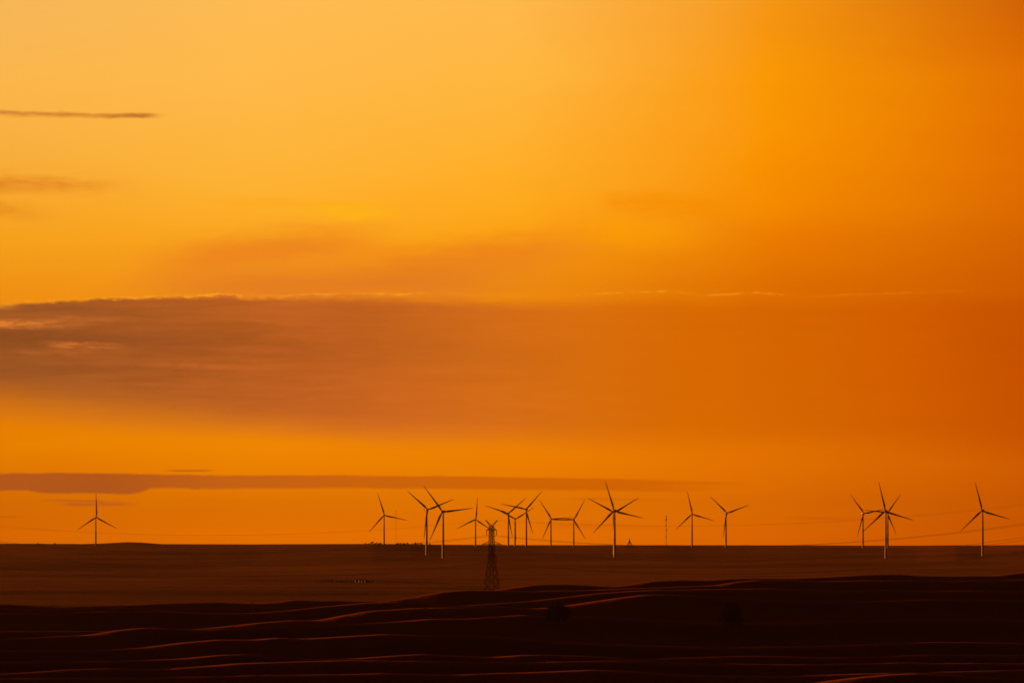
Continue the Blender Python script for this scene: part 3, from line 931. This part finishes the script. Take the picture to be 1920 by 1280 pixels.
# ------------------------------------------------------------------ trees and shrubs
def leaf_crown(rad, n_clumps, n_leaf, leaf, seed, squash=1.0):
    rr = random.Random(seed)
    m = MB()
    for _ in range(n_clumps):
        a, b = rr.uniform(0, 2 * math.pi), math.acos(rr.uniform(-.75, 1))
        q = rr.uniform(.35, 1.0)
        cx, cy, cz = rad * q * math.sin(b) * math.cos(a), rad * q * math.sin(b) * math.sin(a), rad * q * math.cos(b) * squash
        cr = rad * rr.uniform(.16, .34)
        for _ in range(n_leaf):
            v = Vector((rr.gauss(0, 1), rr.gauss(0, 1), rr.gauss(0, .8))).normalized() * cr * rr.random() ** .4
            p = Vector((cx, cy, cz)) + v
            u = Vector((rr.gauss(0, 1), rr.gauss(0, 1), rr.gauss(0, 1))).normalized()
            w_ = u.orthogonal().normalized()
            s = leaf * rr.uniform(.6, 1.3)
            m.add([p - u * s, p + w_ * s * .5, p + u * s, p - w_ * s * .5], [(0, 1, 2, 3)])
    return m


def trunk_mb(h, r, spread, seed, limbs=6):
    rr = random.Random(seed)
    m = MB()
    m.bar((0, 0, -.6), (.1, 0, h * .5), r, 8, r * .7)
    m.bar((.1, 0, h * .5), (.15, .05, h), r * .7, 8, r * .35)
    for i in range(limbs):
        a = 2 * math.pi * i / limbs + rr.uniform(-.3, .3)
        z = h * rr.uniform(.45, .9)
        m.bar((.1, 0, z), (spread * math.cos(a) * rr.uniform(.5, .9), spread * math.sin(a) * rr.uniform(.5, .9), z + spread * rr.uniform(.3, .8)), r * .35, 6, r * .1)
    return m


def field_tree(px, row_top, row_bot, width_px, seed, label):
    D = seen_at(px, row_bot)
    k = D / F
    H = (row_bot - row_top) * k
    rad = width_px * k / 2
    root = empty('field_tree', (float(xat(px, D)), D, gz(px, D) - .1))
    t_ = trunk_mb(H * .55, .35, rad * .8, seed).build('trunk', M['bark'], root)
    c_ = leaf_crown(rad * .88, 150, 80, .28, seed, H / (2 * rad)).build('crown', M['leaf'], root)
    c_.location = (0, 0, H * .5)
    tag(root, label, 'tree', 'lone trees on the near hills')


field_tree(1047, 1130, 1172, 54, 21, 'dark bushy tree on the near hillside where the bright crest lines end')
field_tree(1373, 1130, 1183, 50, 33, 'dark round tree alone on the shaded hillside at right')

# trees on the horizon, a few pixels each
hz = []
pr = []
for seed, (h_, w_) in enumerate(((5.5, 2.6), (4.4, 3.2), (6.2, 2.4))):
    root = empty('horizon_tree')
    trunk_mb(h_ * .5, .2, w_ * .6, seed, 4).build('trunk', M['bark'], root)
    cr_ = leaf_crown(w_ * .85, 40, 30, .40, 50 + seed, 1.0).build('crown', M['leaf'], root)
    cr_.location = (0, 0, h_ - w_ * .8)
    pr.append([root, False])


def plant(kind, px, D, sc, label, group, lift=0.0, leaf=None):
    root, used = pr[kind]
    o = copy_tree(root) if used else root
    pr[kind][1] = True
    o.location = (float(xat(px, D)), D, gz(px, D) - .3 + lift)
    o.rotation_euler = (0, 0, random.uniform(0, 6.28))
    o.scale = (sc, sc, sc)
    if leaf:
        for ch in o.children:
            if ch.name.startswith('crown'):
                ch.material_slots[0].link = 'OBJECT'; ch.material_slots[0].material = leaf
    tag(o, label, 'tree', group)


rt = random.Random(4)
for i, px in enumerate((685.5, 691, 695.5, 699, 703.5, 706, 709.5, 713)):
    plant(i % 3, px, D_HOR - 30 + rt.uniform(-40, 40), rt.uniform(.5, .85), 'small dark tree in the horizon row left of the turbine beside the crossing pair', 'horizon trees in the left row')
for i, px in enumerate((745, 748, 752, 757.5, 760.5, 764, 768, 774, 778.5, 781, 784, 789, 793, 806)):
    plant((i + 1) % 3, px, D_HOR - 30 + rt.uniform(-40, 40), rt.uniform(.45, .85), 'small dark tree in the horizon row just left of the crossing turbines', 'horizon trees in the right row')
for px, lab in ((71.5, 'tiny dark tree on the horizon far left of the lone turbine'), (103, 'tiny dark tree on the horizon between the lone turbine and the picture edge')):
    plant(2, px, D_HOR - 30, .62, lab, 'horizon trees far left')
for i, px in enumerate((604, 609, 615, 622, 631, 637, 641, 645, 651, 658, 664)):
    plant(i % 3, px, 7420 + rt.uniform(-60, 60), rt.uniform(.28, .46), 'small dark tree in the shelter belt left of the tiny pale huts', 'trees of the shelter belt', leaf=M['beltleaf'])
for i, px in enumerate((691, 695, 699)):
    plant(i % 3, px, 7420 + rt.uniform(-30, 30), rt.uniform(.35, .5), 'small dark tree just right of the tiny pale huts', 'trees right of the huts', leaf=M['beltleaf'])

# sunlit shrubs on the crest at far left
SD = seen_at(30, 1132.5, 4600, 5400)
for i, (px, sc) in enumerate(((4, 1.0), (22, .7), (45, .8), (56, 1.0), (63, 1.35))):
    root = empty('shrub', (float(xat(px, SD)), SD, gz(px, SD) - .15))
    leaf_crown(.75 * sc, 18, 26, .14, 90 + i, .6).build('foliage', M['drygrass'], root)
    m = MB()
    for k in range(4):
        m.bar((0, 0, -.3), (.3 * math.cos(k * 1.6), .3 * math.sin(k * 1.6), .5), .04)
    m.build('stem', M['bark'], root)
    tag(root, ('brightest of the sunlit shrubs on the lowest left crest, at their right end' if i == 4 else 'low sunlit shrub on the crest at the far left edge'), 'shrub', None if i == 4 else 'sunlit shrubs on the left crest')

# ------------------------------------------------------------------ village houses
def house(px, D, w_, dpt, h_, label, seed):
    root = empty('village_hut', (float(xat(px, D)), D, gz(px, D) - .3), R(random.Random(seed).uniform(14, 24)))
    m = MB(); m.box((0, 0, h_ / 2), (w_, dpt, h_)); wl = m.build('wall', M['plaster'], root)
    m = MB()
    e_ = .15
    vs = [(-w_ / 2 - e_, -dpt / 2 - e_, h_ + .003), (w_ / 2 + e_, -dpt / 2 - e_, h_ + .003), (w_ / 2 + e_, dpt / 2 + e_, h_ + .003), (-w_ / 2 - e_, dpt / 2 + e_, h_ + .003), (-w_ / 2 - e_, 0, h_ + .8), (w_ / 2 + e_, 0, h_ + .8)]
    m.add(vs, [(0, 1, 5, 4), (2, 3, 4, 5), (0, 4, 3), (1, 2, 5), (3, 2, 1, 0)])
    rf = m.build('roof', M['tile'], root)
    m = MB(); m.box((w_ * .25, dpt * .15, h_ + .7), (.3, .3, .9)); m.build('chimney', M['plaster'], rf)
    for x in (-w_ * .3, w_ * .3):
        m = MB(); m.box((x, -dpt / 2 - .03, h_ * .6), (.5, .1, .5)); m.build('window', M['glass'], root)
    m = MB(); m.box((0, -dpt / 2 - .03, .85), (.7, .1, 1.5)); m.build('door', M['timber'], root)
    tag(root, label, 'hut', 'huts by the shelter belt')


house(669, 7400, 2.2, 3.0, 2.0, 'small pale hut, leftmost of the tiny cluster beside the dark shelter trees', 1)
house(675, 7470, 2.8, 3.4, 2.3, 'pale hut set highest in the tiny cluster beside the shelter trees', 2)
house(680.5, 7380, 2.2, 2.4, 1.8, 'dim low hut between the two brighter right ones of the tiny cluster', 3)
house(686, 7400, 2.4, 3.2, 2.4, 'pale hut at the right end of the tiny cluster on the plain', 4)

# ------------------------------------------------------------------ utility poles
def pole(px, D, h_, label, mat, group=None, arm=True):
    root = empty('utility_pole', (float(xat(px, D)), D, gz(px, D) - .4))
    m = MB(); m.bar((0, 0, 0), (0, 0, h_ + .4), .19, 10, .13); m.build('post', mat, root)
    if arm:
        m = MB(); m.box((0, -.16, h_ - .7), (2.2, .12, .16)); ca = m.build('cross_arm', mat, root)
        for x in (-.95, 0, .95):
            m = MB(); m.lathe([(.05, 0), (.08, .08), (.05, .14), (.09, .2), (.03, .3)], 8, (x, -.16, h_ - .617)); m.build('insulator', M['porcelain'], ca)
    tag(root, label, 'utility pole', group)


pole(474, seen_at(474, 1153), (1153 - 1130) / F * seen_at(474, 1153), 'thin dark pole standing among the left crest lines', M['timber'])
pole(797, seen_at(797, 1153), (1153 - 1135) / F * seen_at(797, 1153), 'short dark pole on the crest below the crossing turbines', M['timber'])
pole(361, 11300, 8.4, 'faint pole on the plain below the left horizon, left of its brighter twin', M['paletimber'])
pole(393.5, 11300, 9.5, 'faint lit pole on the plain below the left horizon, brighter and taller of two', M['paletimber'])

# ------------------------------------------------------------------ dirt track on the plain
tk = MB()
pts = [(632, 1090.2), (647, 1092.6), (700, 1094.8), (756, 1097.6), (834, 1101.5), (900, 1104)]
N = 90
txs = np.linspace(632, 900, N)
px_, py_ = zip(*pts)
prev = None
vs, fs = [], []
for i, x in enumerate(txs):
    row = np.interp(x, px_, py_)
    d = float(np.interp(-row, [-1143, -1129, -1109, -1095, -1047.5, -1024], [5400, 5700, 6200, 7000, 10900, D_HOR]))
    for q, k in enumerate((-28, -12, 0, 12, 28)):
        dd = d + k
        X_ = float(xat(x, dd))
        vs.append((X_, dd, gz(x, dd) + .2))
    if i:
        for q in range(4):
            a = (i - 1) * 5 + q; b = i * 5 + q
            fs.append((a, b, b + 1, a + 1))
tk.add(vs, fs, True)
tag(tk.build('dirt_track', material('dry_dirt', (.34, .22, .12), .95, .25, .02)), kind='structure')

# ------------------------------------------------------------------ haze
hz_m = bpy.data.materials.new('evening_haze')
hz_m.use_nodes = True
t = hz_m.node_tree
t.nodes.clear()
pv = t.nodes.new('ShaderNodeVolumePrincipled')
pv.inputs['Color'].default_value = (.62, .42, .28, 1)
pv.inputs['Density'].default_value = HAZE
pv.inputs['Anisotropy'].default_value = .65
o_ = t.nodes.new('ShaderNodeOutputMaterial')
t.links.new(pv.outputs[0], o_.inputs['Volume'])
zmin = float(co[:, 2].min()) - 1.0
m = MB()
m.box((0, 0, (zmin + HAZE_TOP) / 2), (2 * HAZE_R, 2 * HAZE_R, HAZE_TOP - zmin))
tag(m.build('haze', hz_m), kind='stuff')

# ------------------------------------------------------------------ render settings
scene.view_settings.view_transform = 'Standard'
scene.view_settings.look = 'None'
scene.view_settings.gamma = 1
scene.view_settings.exposure = 0
scene.render.film_transparent = False
scene.cycles.use_denoising = True
scene.cycles.filter_width = 1.7
scene.cycles.max_bounces = 6
scene.cycles.volume_bounces = 1
scene.cycles.sample_clamp_indirect = 2.0
world.cycles.sampling_method = 'MANUAL'
world.cycles.sample_map_resolution = 1024
